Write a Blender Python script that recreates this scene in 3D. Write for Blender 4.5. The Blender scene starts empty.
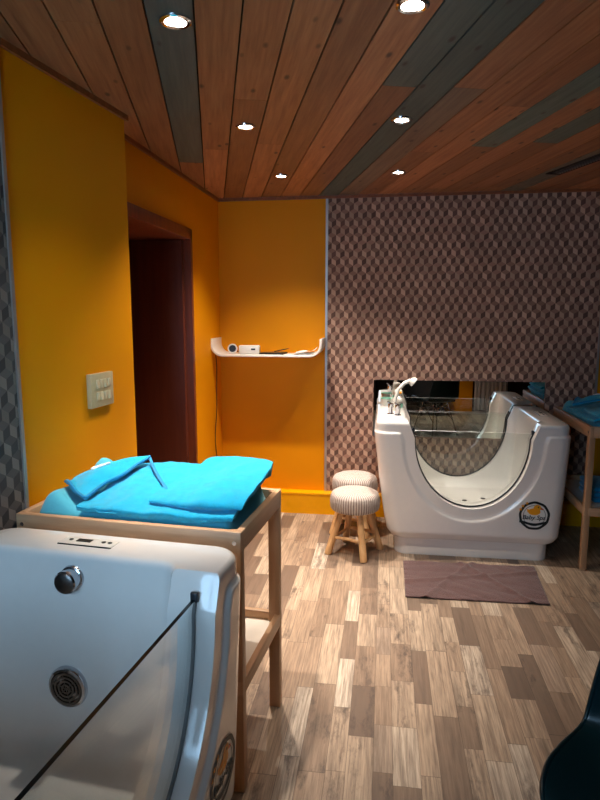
import bpy, bmesh, math, random
import numpy as np
from mathutils import Vector, Matrix, noise
random.seed(7)
SC = bpy.context.scene
COL = SC.collection
PI = math.pi
R = math.radians

# ------------------------------------------------------------------ helpers
def lin(c):
    return tuple((v/12.92 if v <= .04045 else ((v+.055)/1.055)**2.4) for v in [x/255 for x in c])

def nmat(name):
    m = bpy.data.materials.new(name); m.use_nodes = True
    nt = m.node_tree; nt.nodes.clear()
    out = nt.nodes.new('ShaderNodeOutputMaterial')
    return m, nt, out

def N(nt, typ, **kw):
    n = nt.nodes.new(typ)
    for k, v in kw.items(): setattr(n, k, v)
    return n

def mth(nt, op, a, b=None, c=None):
    n = N(nt, 'ShaderNodeMath', operation=op)
    for i, v in enumerate((a, b, c)):
        if v is None: continue
        if isinstance(v, (int, float)): n.inputs[i].default_value = v
        else: nt.links.new(v, n.inputs[i])
    return n.outputs[0]

def mixc(nt, fac, a, b, mode='MIX'):
    n = N(nt, 'ShaderNodeMix', data_type='RGBA', blend_type=mode)
    for s, v in ((n.inputs[0], fac), (n.inputs[6], a), (n.inputs[7], b)):
        if isinstance(v, (int, float)): s.default_value = v
        elif isinstance(v, tuple): s.default_value = (*v[:3], 1)
        else: nt.links.new(v, s)
    return n.outputs[2]

def principled(nt, out, base, rough=.5, metal=0., bump=None, bstr=.2, bdist=.01, spec=.5, coat=0., sheen=0.):
    p = N(nt, 'ShaderNodeBsdfPrincipled')
    if isinstance(base, tuple): p.inputs['Base Color'].default_value = (*base, 1)
    else: nt.links.new(base, p.inputs['Base Color'])
    if isinstance(rough, (int, float)): p.inputs['Roughness'].default_value = rough
    else: nt.links.new(rough, p.inputs['Roughness'])
    p.inputs['Metallic'].default_value = metal
    p.inputs['Specular IOR Level'].default_value = spec
    p.inputs['Coat Weight'].default_value = coat
    p.inputs['Coat Roughness'].default_value = .08
    p.inputs['Sheen Weight'].default_value = sheen
    if bump is not None:
        b = N(nt, 'ShaderNodeBump'); b.inputs['Strength'].default_value = bstr; b.inputs['Distance'].default_value = bdist
        nt.links.new(bump, b.inputs['Height']); nt.links.new(b.outputs[0], p.inputs['Normal'])
    nt.links.new(p.outputs[0], out.inputs[0])
    return p

def objco(nt, scale=(1, 1, 1), rot=(0, 0, 0)):
    t = N(nt, 'ShaderNodeTexCoord'); m = N(nt, 'ShaderNodeMapping')
    m.inputs['Scale'].default_value = scale; m.inputs['Rotation'].default_value = rot
    nt.links.new(t.outputs['Object'], m.inputs[0]); return m.outputs[0]

def noise_t(nt, vec, scale, detail=3, rough=.5):
    n = N(nt, 'ShaderNodeTexNoise'); n.inputs['Scale'].default_value = scale
    n.inputs['Detail'].default_value = detail; n.inputs['Roughness'].default_value = rough
    nt.links.new(vec, n.inputs['Vector']); return n.outputs[0]

def ramp(nt, fac, stops, interp='LINEAR'):
    r = N(nt, 'ShaderNodeValToRGB'); r.color_ramp.interpolation = interp
    el = r.color_ramp.elements
    while len(el) < len(stops): el.new(.5)
    for e, (p, c) in zip(el, stops):
        e.position = p; e.color = (*c, 1)
    nt.links.new(fac, r.inputs[0]); return r.outputs[0]

def simple(name, rgb, rough=.5, metal=0., var=.06, scale=30, spec=.5, coat=0., bstr=0., sheen=0., vec_scale=(1, 1, 1)):
    m, nt, out = nmat(name)
    v = objco(nt, vec_scale); n = noise_t(nt, v, scale, 4)
    c = lin(rgb)
    lo = tuple(x*(1-var) for x in c); hi = tuple(min(1, x*(1+var)) for x in c)
    col = ramp(nt, n, [(.3, lo), (.7, hi)])
    principled(nt, out, col, rough, metal, n if bstr else None, bstr, .004, spec, coat, sheen)
    return m

def wood(name, dark, light, axis='x', rough=.5, scale=14):
    m, nt, out = nmat(name)
    s = {'x': (1, 14, 14), 'y': (14, 1, 14), 'z': (14, 14, 1)}[axis]
    v = objco(nt, s); n = noise_t(nt, v, scale/6, 5, .6)
    col = ramp(nt, n, [(.3, lin(dark)), (.7, lin(light))])
    principled(nt, out, col, rough, 0, n, .15, .002)
    return m

class MB:
    def __init__(s): s.v = []; s.f = []; s.m = []
    def add(s, vs, fs, mi=0):
        o = len(s.v); s.v += [tuple(v) for v in vs]
        s.f += [tuple(i+o for i in f) for f in fs]; s.m += [mi]*len(fs)
        return s
    def box(s, lo, hi, mi=0, rot=None, piv=None):
        x0, y0, z0 = lo; x1, y1, z1 = hi
        vs = [Vector(p) for p in ((x0,y0,z0),(x1,y0,z0),(x1,y1,z0),(x0,y1,z0),(x0,y0,z1),(x1,y0,z1),(x1,y1,z1),(x0,y1,z1))]
        if rot is not None:
            pv = Vector(piv) if piv is not None else Vector(((x0+x1)/2, (y0+y1)/2, (z0+z1)/2))
            vs = [rot @ (v-pv)+pv for v in vs]
        return s.add(vs, [(0,3,2,1),(4,5,6,7),(0,1,5,4),(1,2,6,5),(2,3,7,6),(3,0,4,7)], mi)
    def tube(s, pts, rad, n=12, mi=0, caps=True):
        pts = [Vector(p) for p in pts]
        rs = rad if isinstance(rad, (list, tuple)) else [rad]*len(pts)
        t0 = (pts[1]-pts[0]).normalized()
        up = Vector((0, 0, 1)) if abs(t0.z) < .9 else Vector((1, 0, 0))
        a = t0.cross(up).normalized()
        vs = []
        for i, p in enumerate(pts):
            t = (pts[min(i+1, len(pts)-1)]-pts[max(i-1, 0)]).normalized()
            a = (a-t*a.dot(t)).normalized(); b = t.cross(a)
            for k in range(n):
                an = 2*PI*k/n; vs.append(p+(a*math.cos(an)+b*math.sin(an))*rs[i])
        fs = []
        for i in range(len(pts)-1):
            for k in range(n):
                fs.append((i*n+k, i*n+(k+1) % n, (i+1)*n+(k+1) % n, (i+1)*n+k))
        if caps:
            fs.append(tuple(range(n-1, -1, -1))); fs.append(tuple((len(pts)-1)*n+k for k in range(n)))
        return s.add(vs, fs, mi)
    def lathe(s, prof, n=32, M=None, mi=0, fn=None):
        vs = []
        for r, z in prof:
            for k in range(n):
                a = 2*PI*k/n; rr = r*(fn(a, z, r) if fn else 1)
                v = Vector((rr*math.cos(a), rr*math.sin(a), z)); vs.append(M @ v if M else v)
        fs = []
        for i in range(len(prof)-1):
            for k in range(n):
                fs.append((i*n+k, i*n+(k+1) % n, (i+1)*n+(k+1) % n, (i+1)*n+k))
        fs.append(tuple(range(n-1, -1, -1))); fs.append(tuple((len(prof)-1)*n+k for k in range(n)))
        return s.add(vs, fs, mi)
    def loops(s, L, mi=0, cap=True):
        n = len(L[0]); vs = [p for l in L for p in l]; fs = []
        for i in range(len(L)-1):
            for k in range(n):
                fs.append((i*n+k, i*n+(k+1) % n, (i+1)*n+(k+1) % n, (i+1)*n+k))
        if cap:
            fs.append(tuple(range(n-1, -1, -1))); fs.append(tuple((len(L)-1)*n+k for k in range(n)))
        return s.add(vs, fs, mi)
    def grid(s, rows, mi=0):
        nr, nc = len(rows), len(rows[0]); fs = []
        for i in range(nr-1):
            for j in range(nc-1):
                fs.append((i*nc+j, i*nc+j+1, (i+1)*nc+j+1, (i+1)*nc+j))
        return s.add([p for r in rows for p in r], fs, mi)
    def prism(s, poly, z0, z1, M=None, mi=0):
        n = len(poly); vs = [Vector((x, y, z0)) for x, y in poly]+[Vector((x, y, z1)) for x, y in poly]
        if M: vs = [M @ v for v in vs]
        fs = [tuple(range(n-1, -1, -1)), tuple(range(n, 2*n))]+[(i, (i+1) % n, n+(i+1) % n, n+i) for i in range(n)]
        return s.add(vs, fs, mi)
    def mesh(s, name):
        me = bpy.data.meshes.new(name); me.from_pydata(s.v, [], s.f); me.update()
        return me
    def build(s, name, mats, parent=None, smooth=None, bevel=0., fix=True, loc=None, rot=None):
        me = s.mesh(name)
        if not isinstance(mats, (list, tuple)): mats = [mats]
        for m in mats: me.materials.append(m)
        for p, i in zip(me.polygons, s.m): p.material_index = i
        if bevel or fix:
            bm = bmesh.new(); bm.from_mesh(me)
            if bevel:
                ed = [e for e in bm.edges if len(e.link_faces) == 2 and e.calc_face_angle(0) > .6]
                bmesh.ops.bevel(bm, geom=ed, offset=bevel, segments=2, affect='EDGES', profile=.5, clamp_overlap=True)
            if fix: bmesh.ops.recalc_face_normals(bm, faces=bm.faces)
            bm.to_mesh(me); bm.free()
        if smooth is not None or bevel:
            for p in me.polygons: p.use_smooth = True
            me.set_sharp_from_angle(angle=R(smooth if smooth else 40))
        return link(name, me, parent, loc, rot)

def link(name, me, parent=None, loc=None, rot=None):
    o = bpy.data.objects.new(name, me); COL.objects.link(o)
    if parent: o.parent = parent
    if loc: o.location = loc
    if rot: o.rotation_euler = rot
    return o

def tag(o, label=None, cat=None, group=None, kind=None):
    if label: o['label'] = label
    if cat: o['category'] = cat
    if group: o['group'] = group
    if kind: o['kind'] = kind
    return o

def thing(name, label, cat, loc=(0, 0, 0), rz=0, group=None):
    o = bpy.data.objects.new(name, None); COL.objects.link(o)
    o.empty_display_size = .1
    o.location = loc; o.rotation_euler = (0, 0, rz)
    return tag(o, label, cat, group)

def struct(o): o['kind'] = 'structure'; return o

def copy_tree(o, parent=None):
    c = o.copy(); COL.objects.link(c)
    if parent: c.parent = parent
    for ch in list(o.children): copy_tree(ch, c)
    return c

def add_mod_apply(o, setup):
    """Apply modifiers by evaluating the object, no operators."""
    setup(o)
    dg = bpy.context.evaluated_depsgraph_get(); dg.update()
    me = bpy.data.meshes.new_from_object(o.evaluated_get(dg))
    o.modifiers.clear(); o.data = me
    return o

def smooth_me(me, ang=35):
    for p in me.polygons: p.use_smooth = True
    me.set_sharp_from_angle(angle=R(ang))

def sstep(a, b, x):
    t = np.clip((x-a)/(b-a), 0, 1); return t*t*(3-2*t)

# ------------------------------------------------------------------ camera
CAM_H = 1.52
F_PX, HOR, VPX = 600., 313., 385.
pitch = math.atan((400-HOR)/F_PX)
dv = Vector(((VPX-300)/F_PX, math.cos(pitch)+math.sin(pitch)*(400-HOR)/F_PX, 0))
yaw = math.atan2(dv.x, dv.y)
cd = bpy.data.cameras.new('camera'); cam = bpy.data.objects.new('camera', cd); COL.objects.link(cam)
cd.sensor_fit = 'VERTICAL'; cd.sensor_height = 24; cd.lens = 24*F_PX/800
cd.clip_start = .02
cam.location = (0, 0, CAM_H); cam.rotation_euler = (PI/2-pitch, 0, yaw)
SC.camera = cam

# ------------------------------------------------------------------ materials
M = {}
def yellow(name, rgb):
    m, nt, out = nmat(name)
    v = objco(nt); n = noise_t(nt, v, 160, 3); n2 = noise_t(nt, v, 2.5, 2)
    c = lin(rgb)
    col = ramp(nt, n2, [(.3, tuple(x*.95 for x in c)), (.7, c)])
    principled(nt, out, col, .55, 0, n, .08, .002, .18)
    return m
M['yellow'] = yellow('ochre_yellow_paint', (228, 146, 0))
M['yellow_gloss'] = simple('ochre_gloss_paint', (232, 162, 0), .35, var=.02, spec=.3)
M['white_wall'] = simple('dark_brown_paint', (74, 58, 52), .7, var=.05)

def wallpaper(name, cols, w=.063):
    m, nt, out = nmat(name)
    t = N(nt, 'ShaderNodeTexCoord'); sep = N(nt, 'ShaderNodeSeparateXYZ'); nt.links.new(t.outputs['Object'], sep.inputs[0])
    x = mth(nt, 'DIVIDE', sep.outputs[0], w); y = mth(nt, 'DIVIDE', sep.outputs[2], w)
    S3 = math.sqrt(3)
    def cand(off):
        cx = mth(nt, 'ADD', mth(nt, 'ROUND', mth(nt, 'SUBTRACT', x, off)), off)
        cy = mth(nt, 'MULTIPLY', mth(nt, 'ADD', mth(nt, 'ROUND', mth(nt, 'SUBTRACT', mth(nt, 'DIVIDE', y, S3), off)), off), S3)
        dx = mth(nt, 'SUBTRACT', x, cx); dy = mth(nt, 'SUBTRACT', y, cy)
        d = mth(nt, 'ADD', mth(nt, 'MULTIPLY', dx, dx), mth(nt, 'MULTIPLY', dy, dy))
        return cx, cy, dx, dy, d
    A = cand(0.); B = cand(.5)
    sel = mth(nt, 'LESS_THAN', A[4], B[4])
    def pick(i): return mth(nt, 'ADD', mth(nt, 'MULTIPLY', A[i], sel), mth(nt, 'MULTIPLY', B[i], mth(nt, 'SUBTRACT', 1., sel)))
    cx, cy, dx, dy = [pick(i) for i in range(4)]
    # three rhombi of a cube: top where dy > |dx|/sqrt3, else right or left
    top = mth(nt, 'GREATER_THAN', dy, mth(nt, 'DIVIDE', mth(nt, 'ABSOLUTE', dx), S3))
    right = mth(nt, 'GREATER_THAN', dx, 0.)
    face = mth(nt, 'ADD', mth(nt, 'MULTIPLY', top, 2.), mth(nt, 'MULTIPLY', right, mth(nt, 'SUBTRACT', 1., top)))
    comb = N(nt, 'ShaderNodeCombineXYZ'); nt.links.new(cx, comb.inputs[0]); nt.links.new(cy, comb.inputs[1]); nt.links.new(face, comb.inputs[2])
    vm = N(nt, 'ShaderNodeVectorMath', operation='MULTIPLY_ADD'); nt.links.new(comb.outputs[0], vm.inputs[0])
    vm.inputs[1].default_value = (2.31, 3.17, 5.03); vm.inputs[2].default_value = (.123, .377, .21)
    wn = N(nt, 'ShaderNodeTexWhiteNoise', noise_dimensions='3D'); nt.links.new(vm.outputs[0], wn.inputs[0])
    base = mixc(nt, right, lin(cols[0]), lin(cols[1]))
    base = mixc(nt, top, base, lin(cols[2]))
    n = noise_t(nt, objco(nt), 260, 3, .7)
    k = mth(nt, 'ADD', mth(nt, 'MULTIPLY', wn.outputs[0], .42), mth(nt, 'MULTIPLY', n, .35))
    k = mth(nt, 'ADD', k, .60)
    # a soft gradient printed inside each rhombus
    col = mixc(nt, 1., base, N_rgb(nt, k), 'MULTIPLY')
    principled(nt, out, col, .75, 0, n, .1, .001, .3)
    return m
def N_rgb(nt, v):
    c = N(nt, 'ShaderNodeCombineXYZ')
    for i in range(3): nt.links.new(v, c.inputs[i])
    return c.outputs[0]
M['paper'] = wallpaper('cube_wallpaper', [(194, 160, 138), (108, 80, 70), (158, 122, 106)])
M['paper_left'] = wallpaper('cube_wallpaper_grey', [(122, 114, 108), (70, 66, 66), (96, 91, 88)])  # same paper as the back wall, weaker light put into its darker colours

def floor_mat():
    m, nt, out = nmat('mixed_plank_floor')
    t = N(nt, 'ShaderNodeTexCoord'); sep = N(nt, 'ShaderNodeSeparateXYZ'); nt.links.new(t.outputs['Object'], sep.inputs[0])
    W = .092
    PER = .158; SPL = .42      # boards come in two widths
    xs = mth(nt, 'DIVIDE', mth(nt, 'ADD', sep.outputs[0], .01), PER)
    fr2 = mth(nt, 'FRACT', xs); wide = mth(nt, 'GREATER_THAN', fr2, SPL)
    row = mth(nt, 'ADD', mth(nt, 'MULTIPLY', mth(nt, 'FLOOR', xs), 2.), wide)
    nar = mth(nt, 'DIVIDE', fr2, SPL); wid = mth(nt, 'DIVIDE', mth(nt, 'SUBTRACT', fr2, SPL), 1-SPL)
    fx = mth(nt, 'ADD', mth(nt, 'MULTIPLY', wide, wid), mth(nt, 'MULTIPLY', mth(nt, 'SUBTRACT', 1., wide), nar))
    def wn1(v, k=0.):
        n = N(nt, 'ShaderNodeTexWhiteNoise', noise_dimensions='1D'); nt.links.new(mth(nt, 'ADD', mth(nt, 'MULTIPLY', v, 1.717), k), n.inputs['W']); return n.outputs[0]
    r1 = wn1(row, .3); r2 = wn1(row, 7.7)
    L = mth(nt, 'ADD', mth(nt, 'MULTIPLY', r2, .34), .22)
    ys = mth(nt, 'ADD', mth(nt, 'DIVIDE', sep.outputs[1], L), mth(nt, 'MULTIPLY', r1, 9.))
    seg = mth(nt, 'FLOOR', ys); fy = mth(nt, 'FRACT', ys)
    cm = N(nt, 'ShaderNodeCombineXYZ'); nt.links.new(mth(nt, 'MULTIPLY', row, 1.37), cm.inputs[0]); nt.links.new(mth(nt, 'MULTIPLY', seg, 2.71), cm.inputs[1])
    w2 = N(nt, 'ShaderNodeTexWhiteNoise', noise_dimensions='2D'); nt.links.new(cm.outputs[0], w2.inputs[0])
    h = w2.outputs[0]
    base = ramp(nt, h, [(0, lin((98, 82, 70))), (.16, lin((122, 102, 86))), (.34, lin((154, 130, 108))), (.58, lin((174, 150, 126))), (.82, lin((186, 164, 140))), (.94, lin((206, 190, 170))), (1, lin((146, 122, 102)))])
    # grain stretched along the board, shifted per board
    va = N(nt, 'ShaderNodeVectorMath', operation='ADD'); nt.links.new(t.outputs['Object'], va.inputs[0])
    vs = N(nt, 'ShaderNodeVectorMath', operation='SCALE'); nt.links.new(w2.outputs[1], vs.inputs[0]); vs.inputs['Scale'].default_value = 13.
    nt.links.new(vs.outputs[0], va.inputs[1])
    mp = N(nt, 'ShaderNodeMapping'); mp.inputs['Scale'].default_value = (34, 1.3, 1); nt.links.new(va.outputs[0], mp.inputs[0])
    g = noise_t(nt, mp.outputs[0], 4., 6, .65)
    mp2 = N(nt, 'ShaderNodeMapping'); mp2.inputs['Scale'].default_value = (5, 1.6, 1); nt.links.new(va.outputs[0], mp2.inputs[0])
    st = noise_t(nt, mp2.outputs[0], 3.2, 7, .72)
    col = mixc(nt, ramp(nt, g, [(.36, (0, 0, 0)), (.70, (.85, .85, .85))]), base, lin((104, 86, 72)))
    mp3 = N(nt, 'ShaderNodeMapping'); mp3.inputs['Scale'].default_value = (11, .9, 1); nt.links.new(va.outputs[0], mp3.inputs[0])
    st3 = noise_t(nt, mp3.outputs[0], 3., 5, .65)
    col = mixc(nt, ramp(nt, st3, [(.48, (0, 0, 0)), (.72, (.6, .6, .6))]), col, lin((84, 70, 60)))
    stain = mth(nt, 'MULTIPLY', ramp(nt, st, [(.52, (0, 0, 0)), (.66, (1, 1, 1))]), mth(nt, 'GREATER_THAN', w2.outputs[1], .0))
    pickb = mth(nt, 'GREATER_THAN', wn1(mth(nt, 'ADD', mth(nt, 'MULTIPLY', row, 3.1), seg), 2.2), .66)
    col = mixc(nt, mth(nt, 'MULTIPLY', mth(nt, 'MULTIPLY', stain, pickb), .75), col, lin((62, 52, 48)))
    # joints
    ex = mth(nt, 'MINIMUM', fx, mth(nt, 'SUBTRACT', 1., fx)); ey = mth(nt, 'MULTIPLY', mth(nt, 'MINIMUM', fy, mth(nt, 'SUBTRACT', 1., fy)), 4.)
    jn = mth(nt, 'LESS_THAN', mth(nt, 'MINIMUM', ex, ey), .014)
    col = mixc(nt, mth(nt, 'MULTIPLY', jn, .55), col, lin((60, 48, 40)))
    rough = mth(nt, 'ADD', .3, mth(nt, 'MULTIPLY', g, .22))
    principled(nt, out, col, rough, 0, g, .12, .002, .45)
    return m
M['floor'] = floor_mat()

PL_A = math.atan(.29)          # the ceiling boards run 16 degrees off the room
def ceiling_mat():
    m, nt, out = nmat('stained_ceiling_boards')
    a = N(nt, 'ShaderNodeVertexColor'); a.layer_name = 'board'
    sp = N(nt, 'ShaderNodeSeparateColor'); nt.links.new(a.outputs[0], sp.inputs[0])
    # r: tone, g: grey stain, b: seed
    t = N(nt, 'ShaderNodeTexCoord'); mp = N(nt, 'ShaderNodeMapping'); mp.vector_type = 'POINT'
    mp.inputs['Rotation'].default_value = (0, 0, -PL_A); nt.links.new(t.outputs['Object'], mp.inputs[0])
    sh = N(nt, 'ShaderNodeCombineXYZ'); nt.links.new(mth(nt, 'MULTIPLY', sp.outputs[2], 17.), sh.inputs[1]); nt.links.new(mth(nt, 'MULTIPLY', sp.outputs[2], 5.), sh.inputs[2])
    ad = N(nt, 'ShaderNodeVectorMath', operation='ADD'); nt.links.new(mp.outputs[0], ad.inputs[0]); nt.links.new(sh.outputs[0], ad.inputs[1])
    m1 = N(nt, 'ShaderNodeMapping'); m1.inputs['Scale'].default_value = (18, 1.0, 6); nt.links.new(ad.outputs[0], m1.inputs[0])
    g = noise_t(nt, m1.outputs[0], 3., 5, .6)
    m2 = N(nt, 'ShaderNodeMapping'); m2.inputs['Scale'].default_value = (12, 5., 6); nt.links.new(ad.outputs[0], m2.inputs[0])
    vo = N(nt, 'ShaderNodeTexVoronoi'); vo.inputs['Scale'].default_value = 1.; nt.links.new(m2.outputs[0], vo.inputs['Vector'])
    knot = ramp(nt, vo.outputs[0], [(.06, (1, 1, 1)), (.15, (0, 0, 0))])
    wcol = ramp(nt, g, [(.25, lin((140, 84, 54))), (.75, lin((188, 130, 88)))])
    gcol = ramp(nt, g, [(.25, lin((76, 88, 84))), (.75, lin((112, 124, 114)))])
    col = mixc(nt, sp.outputs[1], wcol, gcol)
    col = mixc(nt, mth(nt, 'MULTIPLY', knot, .85), col, lin((58, 32, 20)))
    tone = mth(nt, 'ADD', .66, mth(nt, 'MULTIPLY', sp.outputs[0], .55))
    col = mixc(nt, 1., col, N_rgb(nt, tone), 'MULTIPLY')
    principled(nt, out, col, .45, 0, g, .12, .002, .35)
    return m
M['ceil'] = ceiling_mat()
M['dark_gap'] = simple('dark_backing', (28, 18, 14), .9)
M['crown'] = wood('crown_wood', (110, 58, 26), (150, 84, 40), 'y')
M['door_frame'] = wood('red_brown_wood_frame', (112, 46, 18), (138, 62, 26), 'z', .45)
M['door_panel'] = wood('dark_red_brown_door', (92, 34, 14), (110, 44, 20), 'z', .5)
M['strip'] = simple('aluminium_strip', (176, 166, 160), .4, .6, .03)
M['beech'] = wood('beech_wood_lengthwise', (182, 140, 104), (210, 170, 132), 'x', .45)
M['beech_y'] = wood('beech_wood_crosswise', (182, 140, 104), (210, 170, 132), 'y', .45)
M['beech_z'] = wood('beech_wood_upright', (172, 130, 94), (200, 158, 120), 'z', .45)
M['white_board'] = simple('white_laminate_board', (236, 228, 214), .5, var=.02)
M['acrylic'] = simple('white_acrylic', (236, 232, 226), .16, var=.01, spec=.5, coat=.3)
M['chrome'] = simple('chrome', (200, 200, 205), .12, 1., .02)
M['steel'] = simple('brushed_steel', (110, 108, 106), .32, 1., .1, 80)
M['black'] = simple('black_plastic', (18, 18, 20), .4)
M['rubber'] = simple('dark_rubber_seal', (24, 30, 38), .45)
M['mint'] = simple('mint_plastic', (120, 190, 165), .4)
M['white_pl'] = simple('white_plastic', (235, 230, 220), .3, var=.02)
M['plate'] = simple('brushed_beige_switch_plate', (196, 180, 140), .45, .1, .05, 60)
M['rocker'] = simple('silver_beige_rocker', (216, 202, 166), .3, .1, .03)
M['shelf'] = simple('white_moulded_plywood', (240, 232, 220), .35, var=.02)
M['paperw'] = simple('white_paper', (240, 238, 232), .7, var=.03)
M['orange'] = simple('duck_orange', (240, 160, 20), .45, var=.04)
M['beak'] = simple('beak_red_orange', (214, 84, 24), .45)
M['ink'] = simple('dark_green_ink', (14, 26, 28), .5)
M['sand_ink'] = simple('sand_line_ink', (206, 176, 140), .5)
M['teal'] = simple('dark_teal_plastic', (10, 40, 44), .3, var=.03)
M['wire'] = simple('chromed_wire', (190, 190, 190), .2, 1.)
M['log'] = wood('peeled_log_wood', (190, 140, 88), (226, 184, 132), 'z', .55)
M['fabric_dark'] = simple('black_cloth', (16, 16, 19), .9, var=.2, scale=120, bstr=.2)
M['skin'] = simple('skin', (205, 155, 125), .5, var=.04)
M['hair'] = simple('dark_hair', (30, 22, 18), .6, var=.3, scale=90)
M['curtain'] = simple('white_voile', (236, 236, 240), .8, var=.03)
M['frame_white'] = simple('white_window_frame', (230, 230, 228), .4, var=.02)

def terry(name, rgb, scale=420, var=.22, bs=.5):
    m, nt, out = nmat(name)
    v = objco(nt); n = noise_t(nt, v, scale, 3, .7); n2 = noise_t(nt, v, 40, 3)
    c = lin(rgb)
    col = ramp(nt, mth(nt, 'ADD', mth(nt, 'MULTIPLY', n, .7), mth(nt, 'MULTIPLY', n2, .3)), [(.3, tuple(x*(1-var) for x in c)), (.7, tuple(min(1, x*(1+var)) for x in c))])
    principled(nt, out, col, .9, 0, n, bs, .004, .15, 0, .3)
    return m
M['towel'] = terry('turquoise_terry', (10, 172, 214), 330, .34, .9)
M['towel_trim'] = terry('towel_binding', (18, 136, 186), 300, .1, .1)
M['pad'] = terry('pale_turquoise_jersey', (84, 182, 204), 300, .06, .12)
M['mat_cloth'] = terry('brown_terry', (86, 62, 59), 140, .35, .8)
M['embroid'] = simple('white_embroidery', (235, 240, 240), .7, var=.1, scale=200)

def knit():
    m, nt, out = nmat('grey_beige_knit')
    v = objco(nt); n = noise_t(nt, v, 70, 4, .7)
    sp = N(nt, 'ShaderNodeSeparateXYZ'); nt.links.new(v, sp.inputs[0])
    rib = mth(nt, 'ABSOLUTE', mth(nt, 'SINE', mth(nt, 'MULTIPLY', mth(nt, 'ARCTAN2', sp.outputs[1], sp.outputs[0]), 30.)))
    k = mth(nt, 'ADD', mth(nt, 'MULTIPLY', rib, .7), mth(nt, 'MULTIPLY', n, .3))
    col = ramp(nt, k, [(.12, lin((88, 72, 64))), (.45, lin((160, 144, 134))), (.9, lin((206, 194, 186)))])
    principled(nt, out, col, .9, 0, n, .4, .005, .15)
    return m
M['knit'] = knit()

def glass(name, tint, refl=1.0):
    m, nt, out = nmat(name)
    tr = N(nt, 'ShaderNodeBsdfTransparent'); tr.inputs[0].default_value = (*tint, 1)
    gl = N(nt, 'ShaderNodeBsdfGlossy'); gl.inputs['Roughness'].default_value = .02; gl.inputs[0].default_value = (.95, .97, 1, 1)
    fr = N(nt, 'ShaderNodeFresnel'); ge = N(nt, 'ShaderNodeNewGeometry')
    nt.links.new(mth(nt, 'ADD', 1.5, mth(nt, 'MULTIPLY', ge.outputs['Backfacing'], 1/1.5-1.5)), fr.inputs[0])
    mx = N(nt, 'ShaderNodeMixShader'); nt.links.new(mth(nt, 'MULTIPLY', fr.outputs[0], refl), mx.inputs[0])
    nt.links.new(tr.outputs[0], mx.inputs[1]); nt.links.new(gl.outputs[0], mx.inputs[2]); nt.links.new(mx.outputs[0], out.inputs[0])
    return m
M['glass'] = glass('clear_glass', (.95, .975, .965), 1.5)
M['glass_edge'] = simple('polished_glass_edge', (246, 248, 246), .2, 0., .02, spec=.8)  # lamp glint on the far bath's glass edges, painted as white
M['glass_edge_dark'] = simple('dark_glass_edging', (16, 24, 26), .2, 0., .02)  # same edge on the near bath, its dark reflection painted into the colour
def mirror_m():
    m, nt, out = nmat('mirror_silver')
    g = N(nt, 'ShaderNodeBsdfGlossy'); g.inputs[0].default_value = (.86, .87, .86, 1); g.inputs['Roughness'].default_value = .004
    nt.links.new(g.outputs[0], out.inputs[0]); return m
M['mirror'] = mirror_m()
def emit(name, col, s):
    m, nt, out = nmat(name); e = N(nt, 'ShaderNodeEmission'); e.inputs[0].default_value = (*col, 1); e.inputs[1].default_value = s
    nt.links.new(e.outputs[0], out.inputs[0]); return m
M['lamp'] = emit('spot_lamp_glow', (1, .86, .68), 30)

# ------------------------------------------------------------------ the room
D = 4.47; H = 2.354; XR = 2.7; YB = -1.1
WA = Vector((-1.207, 1.70, 0)); WB = Vector((-1.118, 2.57, 0))      # front part of the left wall, slightly angled
wdir = (WB-WA).normalized(); wang = math.atan2(wdir.y, wdir.x)
XL = -1.24

# floor
o = MB().box((-1.95, YB-.1, -.1), (XR+.1, D+.1, 0)).build('floor', M['floor']); struct(o)

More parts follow.
